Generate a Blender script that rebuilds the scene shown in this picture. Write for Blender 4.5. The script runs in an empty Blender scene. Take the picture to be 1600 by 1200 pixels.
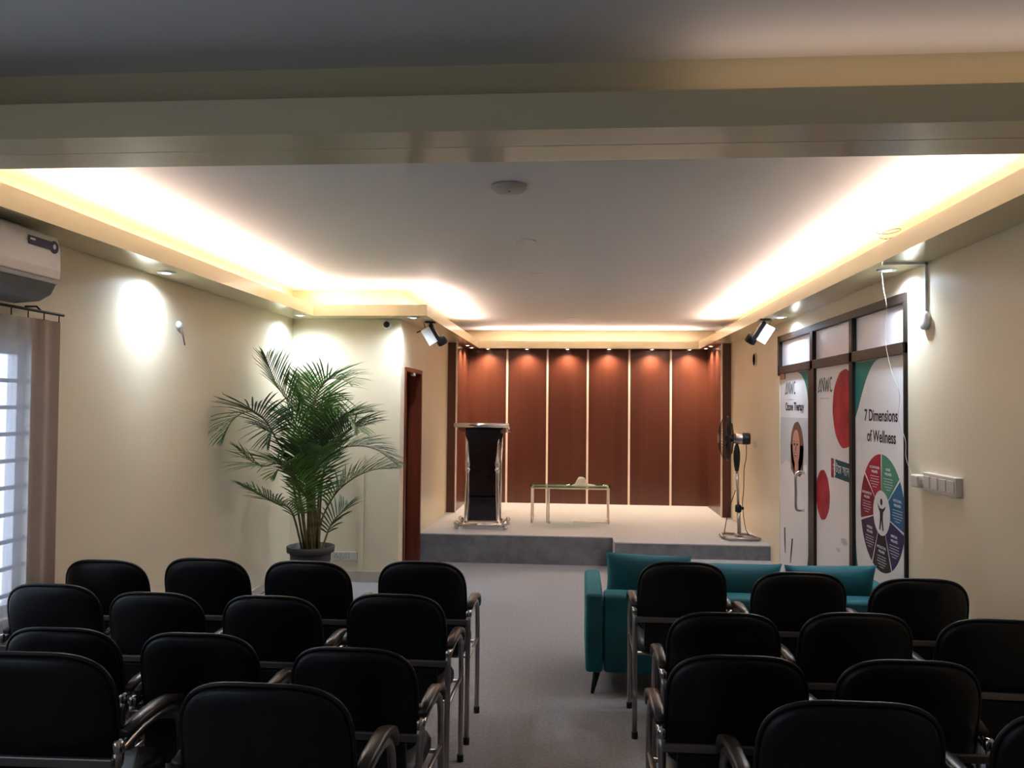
import bpy, bmesh, math, random
from mathutils import Vector, Matrix
random.seed(7)
C = bpy.context.scene.collection
PI = math.pi
# ------------------------------------------------------------------ camera
CAMZ = 1.65
yaw, pit, rol, fpx = .0795, .0287, .0093, 1255.9
fw = Vector((-math.sin(yaw)*math.cos(pit), math.cos(yaw)*math.cos(pit), math.sin(pit)))
rt = Vector((math.cos(yaw), math.sin(yaw), 0)); up = rt.cross(fw)
r2 = rt*math.cos(rol)+up*math.sin(rol); u2 = up*math.cos(rol)-rt*math.sin(rol)
cd = bpy.data.cameras.new('camera'); cam = bpy.data.objects.new('camera', cd); C.objects.link(cam)
M = Matrix((r2, u2, -fw)).transposed().to_4x4(); M.translation = (0, 0, CAMZ)
cam.matrix_world = M
cd.sensor_fit = 'HORIZONTAL'; cd.sensor_width = 36; cd.lens = fpx/1600*36; cd.clip_start = .05
bpy.context.scene.camera = cam
# ------------------------------------------------------------------ world, exposure
W = bpy.data.worlds.new('world'); bpy.context.scene.world = W; W.use_nodes = True
bg = W.node_tree.nodes['Background']; bg.inputs[0].default_value = (.72, .80, 1.0, 1); bg.inputs[1].default_value = 1.3
vs = bpy.context.scene.view_settings
vs.view_transform = 'Standard'; vs.look = 'None'; vs.exposure = 1.3; vs.gamma = 1; vs.use_curve_mapping = False
COVE_COL = (1, .76, .66); COVE_W = 4.6          # watts per metre of LED strip
COOL_COL = (.64, .80, 1.0); COOL_W = 36.0
WARM_COL = (1, .78, .56); WARM_W = 29.0
# room dimensions (metres, camera stands over the origin)
XL, XR, XJ, DJ = -2.69, 1.933, -1.644, 7.446
ZS, ZLT, ZC = 2.471, 2.568, 2.735
DB, DF = 11.356, 10.228
ZST, D1, D2, DST = .301, 8.18, 7.86, 8.49
LW = .296; LWR = .265; YR = -3.0
BN, BF = 2.347, 2.658
# ------------------------------------------------------------------ materials
def mat(name, col, rough=.5, metal=0, spec=.5, noise=None, bump=None, coat=0, trans=0, alpha=1):
    m = bpy.data.materials.new(name); m.use_nodes = True
    nt = m.node_tree; b = nt.nodes['Principled BSDF']
    b.inputs['Base Color'].default_value = (*col, 1); b.inputs['Roughness'].default_value = rough
    b.inputs['Metallic'].default_value = metal; b.inputs['Specular IOR Level'].default_value = spec
    b.inputs['Coat Weight'].default_value = coat; b.inputs['Transmission Weight'].default_value = trans
    b.inputs['Alpha'].default_value = alpha
    tc = nt.nodes.new('ShaderNodeTexCoord')
    if noise:                                   # (scale xyz, colour 2, detail)
        mp = nt.nodes.new('ShaderNodeMapping'); mp.inputs['Scale'].default_value = noise[0]
        n = nt.nodes.new('ShaderNodeTexNoise'); n.inputs['Scale'].default_value = 1; n.inputs['Detail'].default_value = 5
        r = nt.nodes.new('ShaderNodeValToRGB'); r.color_ramp.elements[0].position = .35; r.color_ramp.elements[1].position = .65
        r.color_ramp.elements[0].color = (*col, 1); r.color_ramp.elements[1].color = (*noise[1], 1)
        nt.links.new(tc.outputs['Object'], mp.inputs[0]); nt.links.new(mp.outputs[0], n.inputs[0])
        nt.links.new(n.outputs[0], r.inputs[0]); nt.links.new(r.outputs[0], b.inputs['Base Color'])
    if bump:                                    # (scale, strength, distance)
        n2 = nt.nodes.new('ShaderNodeTexNoise'); n2.inputs['Scale'].default_value = bump[0]; n2.inputs['Detail'].default_value = 3
        bp = nt.nodes.new('ShaderNodeBump'); bp.inputs['Strength'].default_value = bump[1]; bp.inputs['Distance'].default_value = bump[2]
        nt.links.new(tc.outputs['Object'], n2.inputs[0]); nt.links.new(n2.outputs[0], bp.inputs['Height'])
        nt.links.new(bp.outputs[0], b.inputs['Normal'])
    return m
def emis(name, col, s):
    m = bpy.data.materials.new(name); m.use_nodes = True
    b = m.node_tree.nodes['Principled BSDF']; b.inputs['Base Color'].default_value = (*col, 1)
    b.inputs['Emission Color'].default_value = (*col, 1); b.inputs['Emission Strength'].default_value = s
    return m
m_wall = mat('cream_wall_paint', (.78, .69, .51), .38, noise=((1.3, 1.3, 1.3), (.75, .66, .48)), bump=(9, .08, .01))
m_trim = mat('cream_gloss_paint', (.76, .66, .42), .14, bump=(6, .05, .01))
m_ceil = mat('ceiling_paint', (.74, .73, .71), .6, bump=(3, .06, .02))
m_carpet = mat('grey_carpet', (.23, .225, .235), .95, noise=((60, 60, 60), (.30, .295, .305)), bump=(400, .5, .004))
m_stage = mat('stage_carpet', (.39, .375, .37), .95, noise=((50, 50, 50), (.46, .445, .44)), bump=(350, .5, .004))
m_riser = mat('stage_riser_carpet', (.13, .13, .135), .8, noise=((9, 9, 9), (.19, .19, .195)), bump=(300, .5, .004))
m_wood = mat('mahogany_laminate', (.080, .021, .011), .30, noise=((10, 10, .35), (.102, .028, .0145)), coat=.15)
m_wood2 = mat('dark_door_wood', (.10, .018, .007), .35, noise=((12, 12, .6), (.17, .03, .012)))
m_strip = mat('pale_strip', (.90, .72, .60), .35)
m_black = mat('black_vinyl', (.0035, .0035, .004), .42, spec=.35, bump=(220, .25, .002))
m_blackp = mat('black_plastic', (.006, .006, .006), .45, spec=.4)
m_pad = mat('dark_brown_arm_plastic', (.035, .026, .022), .33)
m_chrome = mat('chrome', (.72, .68, .66), .16, metal=1)
m_satin = mat('satin_steel', (.42, .38, .36), .3, metal=1)
m_bar = mat('painted_crossbar', (.20, .18, .165), .35, metal=.6)
m_white = mat('white_plastic', (.72, .71, .70), .35)
m_white2 = mat('off_white_plastic', (.62, .57, .50), .4)
m_grey = mat('grey_plastic', (.19, .19, .19), .5)
m_teal = mat('teal_velvet', (.000, .062, .082), .75, noise=((5, 5, 5), (.0, .088, .112)), bump=(90, .2, .003))
m_teal.node_tree.nodes['Principled BSDF'].inputs['Sheen Weight'].default_value = .35
m_teal.node_tree.nodes['Principled BSDF'].inputs['Sheen Tint'].default_value = (.1, .75, .85, 1)
m_frame = mat('dark_brown_aluminium', (.020, .013, .010), .4, spec=.25)
m_frost = mat('frosted_glass', (.62, .60, .62), .35, spec=.6)
m_transom = mat('daylit_frosted_transom', (.80, .79, .86), .3, spec=.6)  # frosted glass; the bluish daylight on it is put into the base colour
m_post = mat('white_vinyl_print', (.74, .72, .72), .5, spec=.2)
m_lead = mat('pale_grey_print', (.50, .51, .52), .5, spec=.2)
m_back = mat('pale_backdrop_print', (.56, .56, .58), .5, spec=.2)
m_red = mat('red_print', (.27, .004, .014), .5, spec=.2, noise=((6, 6, 6), (.46, .03, .05)))
m_tealp = mat('teal_print', (.02, .20, .18), .5, spec=.2)
m_tealb = mat('teal_blue_print', (.006, .07, .10), .5, spec=.2)
m_ink = mat('black_ink', (.010, .010, .012), .5, spec=.15)
m_skin = mat('printed_skin', (.55, .27, .20), .45)
m_hair = mat('printed_hair', (.10, .035, .02), .45, noise=((60, 60, 3), (.25, .11, .06)))
m_leaf = mat('palm_leaf', (.035, .11, .018), .42, noise=((4, 4, 4), (.11, .26, .035)), spec=.4)
m_leaf2 = mat('palm_leaf_dark', (.022, .055, .020), .45, noise=((4, 4, 4), (.05, .11, .035)), spec=.4)
m_stem = mat('palm_stem', (.10, .075, .02), .5, noise=((3, 3, 30), (.20, .16, .05)))
m_pot = mat('dark_grey_pot', (.035, .036, .038), .5)
m_soil = mat('potting_soil', (.02, .014, .01), .95, bump=(60, .8, .01))
m_darkwood = mat('lectern_dark_panel', (.010, .003, .003), .12, coat=.4)
m_label = mat('navy_label', (.02, .025, .07), .3)
m_cool = emis('cool_downlight_lens', (.85, .95, 1.0), 9)
m_warm = emis('warm_downlight_lens', (1, .80, .55), 9)
m_led = emis('led_tape', (1, .74, .58), 2)
m_paper = mat('white_tissue', (.86, .83, .74), .8, bump=(30, .5, .01))
def glassmat(name, tint, a):
    m = bpy.data.materials.new(name); m.use_nodes = True; nt = m.node_tree
    out = nt.nodes['Material Output']; nt.nodes.remove(nt.nodes['Principled BSDF'])
    t = nt.nodes.new('ShaderNodeBsdfTransparent'); t.inputs[0].default_value = (*tint, 1)
    g = nt.nodes.new('ShaderNodeBsdfGlossy'); g.inputs['Roughness'].default_value = .03; g.inputs[0].default_value = (.8, .9, .85, 1)
    mx = nt.nodes.new('ShaderNodeMixShader'); mx.inputs[0].default_value = a
    nt.links.new(t.outputs[0], mx.inputs[1]); nt.links.new(g.outputs[0], mx.inputs[2]); nt.links.new(mx.outputs[0], out.inputs[0])
    return m
m_glass = glassmat('table_glass', (.72, .86, .80), .14)
m_pane = glassmat('window_glass', (.9, .93, .95), .06)
def clothmat(name, col, opac, transl):
    m = bpy.data.materials.new(name); m.use_nodes = True; nt = m.node_tree
    out = nt.nodes['Material Output']; nt.nodes.remove(nt.nodes['Principled BSDF'])
    t = nt.nodes.new('ShaderNodeBsdfTransparent'); d = nt.nodes.new('ShaderNodeBsdfDiffuse'); d.inputs[0].default_value = (*col, 1)
    l = nt.nodes.new('ShaderNodeBsdfTranslucent'); l.inputs[0].default_value = (*col, 1)
    a = nt.nodes.new('ShaderNodeMixShader'); a.inputs[0].default_value = transl
    b = nt.nodes.new('ShaderNodeMixShader'); b.inputs[0].default_value = opac
    nt.links.new(d.outputs[0], a.inputs[1]); nt.links.new(l.outputs[0], a.inputs[2])
    nt.links.new(t.outputs[0], b.inputs[1]); nt.links.new(a.outputs[0], b.inputs[2]); nt.links.new(b.outputs[0], out.inputs[0])
    return m
m_sheer = clothmat('sheer_curtain', (.52, .51, .53), .50, .5)
m_drape = clothmat('beige_curtain', (.42, .34, .29), 1.0, .12)
# ------------------------------------------------------------------ mesh helpers
def B(): return bmesh.new()
def box(bm, x0, x1, y0, y1, z0, z1, mt=None):
    vs_ = [bm.verts.new(v) for v in ((x0,y0,z0),(x1,y0,z0),(x1,y1,z0),(x0,y1,z0),(x0,y0,z1),(x1,y0,z1),(x1,y1,z1),(x0,y1,z1))]
    if mt is not None:
        for v in vs_: v.co = mt @ v.co
    for f in ((3,2,1,0),(4,5,6,7),(0,1,5,4),(1,2,6,5),(2,3,7,6),(3,0,4,7)): bm.faces.new([vs_[i] for i in f])
    return bm
def tube(bm, pts, r, n=10, cap=True, rf=None):
    pts = [Vector(p) for p in pts]; rings = []; nrm = None
    for i, p in enumerate(pts):
        t = (pts[min(i+1, len(pts)-1)]-pts[max(i-1, 0)]).normalized()
        if nrm is None:
            a = Vector((0,0,1)) if abs(t.z) < .9 else Vector((1,0,0)); nrm = t.cross(a).normalized()
        else:
            nrm = (nrm - t*nrm.dot(t)).normalized()
        bn = t.cross(nrm); rr = r if rf is None else rf[i]
        rings.append([bm.verts.new(p+(nrm*math.cos(2*PI*k/n)+bn*math.sin(2*PI*k/n))*rr) for k in range(n)])
    for a, b in zip(rings, rings[1:]):
        for k in range(n): bm.faces.new((a[k], a[(k+1)%n], b[(k+1)%n], b[k]))
    if cap: bm.faces.new(rings[0][::-1]); bm.faces.new(rings[-1])
    return bm
def smoothpath(pts, seg=6):
    P = [Vector(p) for p in pts]; out = []
    for i in range(len(P)-1):
        p0 = P[max(i-1,0)]; p1 = P[i]; p2 = P[i+1]; p3 = P[min(i+2,len(P)-1)]
        for k in range(seg):
            t = k/seg
            out.append(.5*((2*p1)+(p2-p0)*t+(2*p0-5*p1+4*p2-p3)*t*t+(3*p1-p0-3*p2+p3)*t**3))
    out.append(P[-1]); return out
def lathe(bm, prof, n=24, mt=None):
    rings = []
    for r, z in prof:
        rings.append([bm.verts.new((r*math.cos(2*PI*k/n), r*math.sin(2*PI*k/n), z)) for k in range(n)])
    for a, b in zip(rings, rings[1:]):
        for k in range(n): bm.faces.new((a[k], a[(k+1)%n], b[(k+1)%n], b[k]))
    bm.faces.new(rings[0][::-1]); bm.faces.new(rings[-1])
    if mt is not None:
        for rg in rings:
            for v in rg: v.co = mt @ v.co
    return bm
def prism(bm, pts, z0, z1, mt=None):
    a = [bm.verts.new((x, y, z0)) for x, y in pts]; b = [bm.verts.new((x, y, z1)) for x, y in pts]; n = len(pts)
    bm.faces.new(a[::-1]); bm.faces.new(b)
    for k in range(n): bm.faces.new((a[k], a[(k+1)%n], b[(k+1)%n], b[k]))
    if mt is not None:
        for v in a+b: v.co = mt @ v.co
    return bm
def obj(name, bm, m, parent=None, smooth=False, bevel=0, sub=0, bseg=2):
    bmesh.ops.recalc_face_normals(bm, faces=bm.faces[:])
    me = bpy.data.meshes.new(name); bm.to_mesh(me); bm.free(); me.materials.append(m)
    if smooth:
        for p in me.polygons: p.use_smooth = True
    o = bpy.data.objects.new(name, me); C.objects.link(o)
    if parent is not None: o.parent = parent
    if bevel:
        md = o.modifiers.new('bevel', 'BEVEL'); md.width = bevel; md.segments = bseg; md.limit_method = 'ANGLE'; md.angle_limit = .6
    if sub:
        md = o.modifiers.new('sub', 'SUBSURF'); md.levels = md.render_levels = sub
    return o
def tag(o, label, cat, group=None):
    o['label'] = label; o['category'] = cat
    if group: o['group'] = group
    return o
def thing(name, label, cat, loc=(0,0,0), rz=0, group=None):
    o = bpy.data.objects.new(name, None); C.objects.link(o); o.location = loc; o.rotation_euler = (0,0,rz)
    return tag(o, label, cat, group)
def struct(name, bm, m, parent=None, **k):
    o = obj(name, bm, m, parent, **k)
    if parent is None: o['kind'] = 'structure'
    return o
def sempty(name):
    o = bpy.data.objects.new(name, None); C.objects.link(o); o['kind'] = 'structure'; return o
def copy_thing(src, loc, rz, scale, label, group):
    r = src.copy(); C.objects.link(r); r.location = loc; r.rotation_euler = (0,0,rz); r.scale = (scale,)*3
    r['label'] = label; r['group'] = group
    for ch in list(src.children):
        c = ch.copy(); C.objects.link(c); c.parent = r
        for g in list(ch.children):
            d = g.copy(); C.objects.link(d); d.parent = c
    return r
def wall_x(bm, x0, x1, y0, y1, z0, z1, holes):
    """slab along y with rectangular holes (ya, yb, za, zb), built from grid cells"""
    ys = sorted({y0, y1, *[h[0] for h in holes], *[h[1] for h in holes]}); zs = sorted({z0, z1, *[h[2] for h in holes], *[h[3] for h in holes]})
    for a, b in zip(ys, ys[1:]):
        for c, d in zip(zs, zs[1:]):
            if any(h[0] <= a+1e-6 and b <= h[1]+1e-6 and h[2] <= c+1e-6 and d <= h[3]+1e-6 for h in holes): continue
            box(bm, x0, x1, a, b, c, d)
    bmesh.ops.remove_doubles(bm, verts=bm.verts[:], dist=1e-5)
    dup = {}
    for f in bm.faces: dup.setdefault(tuple(round(v, 4) for v in f.calc_center_median()), []).append(f)
    bmesh.ops.delete(bm, geom=[f for l in dup.values() if len(l) > 1 for f in l], context='FACES')
    return bm
# ------------------------------------------------------------------ the shell
T = .15
struct('floor', box(B(), XL-T-.1, XR+T+.1, YR-.1, DB+.3, -.1, 0), m_carpet)
struct('ceiling', box(B(), XL-T, XR+T, YR-.1, DB+.3, ZC, ZC+.12), m_ceil)
WIN1 = (2.15, 3.81, .62, 1.935); WIN2 = (-1.6, 1.2, .9, 1.975)
struct('wall_left', wall_x(B(), XL-T, XL, YR, DB+.2, 0, ZC, [WIN1, WIN2]), m_wall)
DRS = (4.862, 7.83, 0, 2.345)
struct('wall_right', wall_x(B(), XR, XR+T, YR, DB+.2, 0, ZC, [DRS]), m_wall)
w = box(B(), XL, XR, YR-T, YR, 0, ZC)
struct('wall_rear', w, m_wall)
struct('wall_back', box(B(), XL, XR, DB+.012, DB+.2, 0, ZC), m_wall)
struct('wall_alcove', box(B(), XL, XJ, DJ, DJ+.12, 0, ZC), m_wall)         # faces the camera behind the palm
DL = (7.62, 8.46, 0, 2.03)
struct('wall_partition', wall_x(B(), XJ-.12, XJ, DJ+.12, DB+.012, 0, ZC, [DL]), m_wall)
# soffit round the room, its upstand lip, and the ceiling beam across the room
def slab(name, pts, z0, z1, m): return struct(name, prism(B(), pts, z0, z1), m)
LB = .25
lipL, lipR, lipJ = XL+LW, XR-LWR, XJ+LW
slab('trim_1', [(XL,BF),(lipL-.003,BF),(lipL-.003,DJ-LW+.003),(lipJ-.003,DJ-LW+.003),(lipJ-.003,DF),(XJ,DF),(XJ,DJ),(XL,DJ)], ZS, ZS+.024, m_trim)
slab('trim_2', [(XR,BF),(XR,DF),(lipR+.003,DF),(lipR+.003,BF)], ZS, ZS+.024, m_trim)
slab('trim_3', [(XJ,DF),(lipJ-.003,DF),(lipJ-.003,DB-LB+.003),(lipR+.003,DB-LB+.003),(lipR+.003,DF),(XR,DF),(XR,DB),(XJ,DB)], ZS, ZS+.024, m_wood)
def lip(name, path, z0, z1, th=.02):
    bm = B()
    n = len(path)
    off = []
    for i, p in enumerate(path):
        p = Vector(p)
        d1 = (Vector(path[min(i+1,n-1)])-Vector(path[min(i,n-2)])).normalized(); d0 = (Vector(path[max(i,1)])-Vector(path[max(i-1,0)])).normalized()
        n0 = Vector((-d0.y, d0.x)); n1 = Vector((-d1.y, d1.x)); nn = (n0+n1).normalized(); off.append(p+nn*th/max(.3, nn.dot(n0)))
    prism(bm, [tuple(p) for p in path]+[tuple(p) for p in off[::-1]], z0, z1)
    return struct(name, bm, m_trim)
lip('trim_4', [(lipL,BF),(lipL,DJ-LW),(lipJ,DJ-LW),(lipJ,DB-LB),(lipR,DB-LB),(lipR,BF)], ZS-.004, ZLT)
bm = B(); box(bm, XL, XR, 2.505, BF, ZS, ZC); box(bm, XL, XR, BN+.003, 2.504, ZS+.001, ZS+.024); box(bm, XL, XR, BN, BN+.02, ZS-.002, ZLT+.01)
struct('trim_5', bm, m_trim)
# wood cladding of the stage bay
XBL, XBR = XJ+.11, XR-.111
bm = B(); box(bm, XBL, XBR, DB, DB+.012, ZST, ZS); struct('trim_6', bm, m_wood)
struct('trim_7', box(B(), XJ, XBL, DF, DB, ZST, ZS), m_wood); struct('trim_8', box(B(), XBR, XR, DF, DB, ZST, ZS), m_wood)
k = 9
for x in (-.973, -.402, .164, .744, 1.319):
    struct('trim_%d' % k, box(B(), x-.014, x+.014, DB-.008, DB, ZST, ZS), m_strip); k += 1
for x0, x1 in ((XBL-.004, XBL+.016), (XBR-.016, XBR+.004)):
    struct('trim_%d' % k, box(B(), x0, x1, DF-.01, DF+.006, ZST, ZS), m_strip); k += 1
# stage and its two steps
bm = B(); prism(bm, [(XJ,DST),(.40,DST),(.40,D1),(XR,D1),(XR,DB+.012),(XJ,DB+.012)], ZST-.012, ZST)
st = struct('trim_20', bm, m_stage)
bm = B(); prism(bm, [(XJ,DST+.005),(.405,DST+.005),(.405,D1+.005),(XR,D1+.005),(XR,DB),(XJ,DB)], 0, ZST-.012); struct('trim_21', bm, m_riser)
struct('trim_22', box(B(), .40, XR, D2, D1+.005, ZST/2-.01, ZST/2), m_stage)
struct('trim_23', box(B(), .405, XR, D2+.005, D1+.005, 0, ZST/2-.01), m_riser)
struct('trim_24', box(B(), .392, .402, D1-.002, DST, 0, ZST), m_stage)
# skirting, vertical trunking
m_skirt = mat('skirting_tile', (.50, .45, .38), .3)
struct('baseboard_alcove', box(B(), XL, XJ, DJ-.012, DJ, 0, .10), m_skirt)
struct('baseboard_left', box(B(), XL, XL+.012, YR, DJ-.012, 0, .10), m_skirt)
struct('baseboard_right', box(B(), XR-.012, XR, YR, 4.86, 0, .10), m_skirt)
struct('trim_25', box(B(), -2.025, -1.985, DJ-.016, DJ, .10, 1.2), m_wall)
# left window with grille, sheer and side curtain
w1 = sempty('window_1')
def window(par, wv, nv):
    y0, y1, z0, z1 = wv; bm = B()
    for a, b, c, d in ((y0, y1, z0, z0+.05), (y0, y1, z1-.05, z1), (y0, y0+.05, z0+.05, z1-.05), (y1-.05, y1, z0+.05, z1-.05), ((y0+y1)/2-.02, (y0+y1)/2+.02, z0+.05, z1-.05)):
        box(bm, XL-.11, XL-.06, a, b, c, d)
    obj('window_frame', bm, m_white, par, bevel=.003)
    bm = B()
    for i in range(nv):
        z = z0+.1+i*(z1-z0-.15)/nv; tube(bm, [(XL-.04, y0, z), (XL-.04, y1, z)], .011, 6)
    for i in range(1, 6): tube(bm, [(XL-.04, y0+i*(y1-y0)/6, z0), (XL-.04, y0+i*(y1-y0)/6, z1)], .006, 6)
    obj('window_grille', bm, m_grey, par)
    obj('window_pane', box(B(), XL-.09, XL-.085, y0+.05, y1-.05, z0+.05, z1-.05), m_pane, par)
window(w1, WIN1, 9)
w2 = sempty('window_2'); window(w2, WIN2, 6)
def curtain(name, y0, y1, z0, z1, m, amp, wl, x=XL+.075, par=None, ph=0):
    bm = B(); n = int((y1-y0)/.008); rows = 5; g = []
    for j in range(rows):
        z = z0+(z1-z0)*j/(rows-1); row = []
        for i in range(n+1):
            y = y0+(y1-y0)*i/n; a = amp*(.55+.45*(1-j/(rows-1)))
            row.append(bm.verts.new((x+a*math.sin(2*PI*y/wl+ph+.5*math.sin(y*9)), y+.15*a*math.sin(4*PI*y/wl), z)))
        g.append(row)
    for j in range(rows-1):
        for i in range(n): bm.faces.new((g[j][i], g[j][i+1], g[j+1][i+1], g[j+1][i]))
    return obj(name, bm, m, par, smooth=True)
cu = thing('curtain', 'grey sheer curtain with a taupe side panel hanging over the window at left', 'curtain', (XL, 3, 0))
def rel(o, par):      # keep the mesh where it was built
    o.parent = par; o.matrix_parent_inverse = Matrix.Translation(par.location).inverted() if par.rotation_euler.z == 0 else par.matrix_basis.inverted(); return o
rel(curtain('sheer_panel', 1.85, 3.72, .25, 2.06, m_sheer, .010, .13, x=XL+.055), cu)
rel(curtain('side_panel', 3.665, 3.872, .25, 2.06, m_drape, .012, .11, x=XL+.075), cu)
bm = B(); tube(bm, [(XL+.085, 1.8, 2.095), (XL+.085, 3.89, 2.095)], .007, 8)
for i in range(18): tube(bm, [(XL+.085, 1.9+i*.115, 2.095), (XL+.085, 1.9+i*.115, 2.055)], .003, 5)
for y in (1.9, 3.72): tube(bm, [(XL, y, 2.12), (XL+.06, y, 2.12), (XL+.085, y, 2.095)], .005, 6)
rel(obj('curtain_rail', bm, m_frame), cu)
# ------------------------------------------------------------------ lights of the room
def strip(a, b, rot, name='led_strip', wpm=COVE_W, z=ZS+.078):
    """LED strip lying in the cove, shining up"""
    a = Vector((*a, z)); b = Vector((*b, z)); L = (b-a).length
    ld = bpy.data.lights.new(name, 'AREA'); ld.shape = 'RECTANGLE'; ld.size = L; ld.size_y = .03
    ld.energy = wpm*L; ld.color = COVE_COL
    o = bpy.data.objects.new(name, ld); C.objects.link(o); o.location = (a+b)/2+Vector((0, 0, .004))
    d = (b-a).normalized(); tilt = Vector(rot).normalized()       # direction it shines
    zc = -tilt; xc = d; yc = zc.cross(xc)
    o.matrix_world = Matrix.Translation(o.location) @ Matrix((xc, yc, zc)).transposed().to_4x4()
UP = (0, 0, 1)
strip((lipL-.06, 2.75), (lipL-.06, DJ-LW+.05), (1.1, 0, 1))
strip((lipL-.02, DJ-LW+.06), (lipJ-.08, DJ-LW+.06), (0, -1.1, 1))
strip((lipJ-.06, DJ-LW+.1), (lipJ-.06, 9.75), (1.1, 0, 1))
strip((lipJ+.05, DB-LB+.06), (lipR-.05, DB-LB+.06), (0, -1.1, 1))
strip((lipR+.06, 2.75), (lipR+.06, 9.75), (-1.1, 0, 1))
strip((.35, 2.43), (1.9, 2.43), (0, -1.1, 1), wpm=COVE_W*.05)
def downlight(x, y, warm, i, label, group):
    t = thing('ceiling_downlight', label, 'downlight', (x, y, ZS), 0, group)
    R = .045 if not warm else .032
    obj('trim_ring', lathe(B(), [(R*.8, -.001), (R*1.25, -.001), (R*1.25, -.006), (R*1.1, -.010), (R*.8, -.009)], 24), m_white, t, smooth=True)
    obj('lens', lathe(B(), [(R*.85, -.004), (R*.85, -.007), (R*.3, -.011)], 24), m_warm if warm else m_cool, t)
    ld = bpy.data.lights.new('downlight', 'SPOT'); ld.energy = WARM_W if warm else COOL_W
    ld.color = WARM_COL if warm else COOL_COL; ld.spot_size = math.radians(145 if warm else 165); ld.spot_blend = .9 if warm else 1.0; ld.shadow_soft_size = .04
    o = bpy.data.objects.new('downlight_lamp', ld); C.objects.link(o); o.parent = t; o.location = (0, 0, -.016)
G1 = 'cool white downlights in the side soffits'
for x, y, l in ((-2.549, 4.80, 'cool white downlight in the left soffit right of the air conditioner'), (-2.50, 7.10, 'cool white downlight in the soffit above the palm corner'),
                (-1.50, 7.30, 'cool white downlight in the soffit right of the small dome camera'), (1.80, 4.817, 'cool white downlight in the right soffit with a thin wire hanging from it'),
                (1.80, 7.264, 'cool white downlight in the right soffit, above the far end of the glass doors')):
    downlight(x, y, False, 0, l, G1)
G2 = 'warm downlights around the stage alcove'
nm = ['first', 'second', 'third', 'fourth', 'fifth', 'sixth']
for i, x in enumerate((-1.24, -.69, -.12, .455, 1.045, 1.56)):
    downlight(x, DB-.125, True, i, 'warm downlight above the wood back wall, %s of six counted from the left' % nm[i], G2)
for x, y, l in ((-1.44, 10.60, 'warm downlight over the left end of the stage alcove, nearer of two'), (-1.44, 11.0, 'warm downlight over the left end of the stage alcove, farther of two'),
                (1.745, 10.60, 'warm downlight over the right end of the stage alcove, nearer of two'), (1.745, 11.0, 'warm downlight over the right end of the stage alcove, farther of two')):
    downlight(x, y, True, 9, l, G2)
# daylight portals at the windows
def portal(loc, sx, sy, direction):
    ld = bpy.data.lights.new('window_portal', 'AREA'); ld.shape = 'RECTANGLE'; ld.size = sx; ld.size_y = sy
    ld.cycles.is_portal = True
    o = bpy.data.objects.new('window_portal', ld); C.objects.link(o)
    o.matrix_world = Matrix.Translation(loc) @ Vector(direction).to_track_quat('-Z', 'Y').to_matrix().to_4x4()
portal((XL-.14, (WIN1[0]+WIN1[1])/2, (WIN1[2]+WIN1[3])/2), WIN1[1]-WIN1[0], WIN1[3]-WIN1[2], (1, 0, 0))
portal((XL-.14, (WIN2[0]+WIN2[1])/2, (WIN2[2]+WIN2[3])/2), WIN2[1]-WIN2[0], WIN2[3]-WIN2[2], (1, 0, 0))
# ------------------------------------------------------------------ conference chairs
def se(a, p): return math.copysign(abs(a)**p, a)
def cushion(bm, hw, hh, bulge_f, bulge_b, mt, pt=.55, pb=.4, curve=0, n=40, rings=6, edge=.018):
    """padded panel: outline in local XZ (superellipse, top rounder than the bottom), thickness along Y"""
    def ring(s, y0, side):
        r = []
        for k in range(n):
            a = 2*PI*k/n; c, sn = math.cos(a), math.sin(a); pw = pt if sn > 0 else pb
            x = hw*se(c, pw)*s; z = hh*se(sn, pw)*s
            r.append(bm.verts.new(mt @ Vector((x, y0-curve*(x/hw)**2, z))))
        return r
    R = []
    for i in range(rings): s = .12+.82*(i/(rings-1)); R.append(ring(s, edge+bulge_f*(1-s**3), 1))
    R.append(ring(.985, edge*.75, 0)); R.append(ring(1.0, 0, 0)); R.append(ring(.985, -edge*.75, 0))
    for i in range(rings): s = .94-.82*(i/(rings-1)); R.append(ring(s, -edge-bulge_b*(1-s**3), 1))
    for a, b in zip(R, R[1:]):
        for k in range(n): bm.faces.new((a[k], a[(k+1)%n], b[(k+1)%n], b[k]))
    bm.faces.new(R[0][::-1]); bm.faces.new(R[-1])
    return bm
def rbox(bm, hx, hy, hz, mt, n=28, p=.35):
    """rounded slab in local XY with soft rims"""
    R = []
    for s, z in ((.1, hz), (.85, hz), (.95, hz*.8), (1, hz*.2), (1, -hz*.5), (.95, -hz), (.1, -hz)):
        R.append([bm.verts.new(mt @ Vector((hx*s*se(math.cos(2*PI*k/n), p), hy*s*se(math.sin(2*PI*k/n), p), z))) for k in range(n)])
    for a, b in zip(R, R[1:]):
        for k in range(n): bm.faces.new((a[k], a[(k+1)%n], b[(k+1)%n], b[k]))
    bm.faces.new(R[0][::-1]); bm.faces.new(R[-1]); return bm
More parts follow.
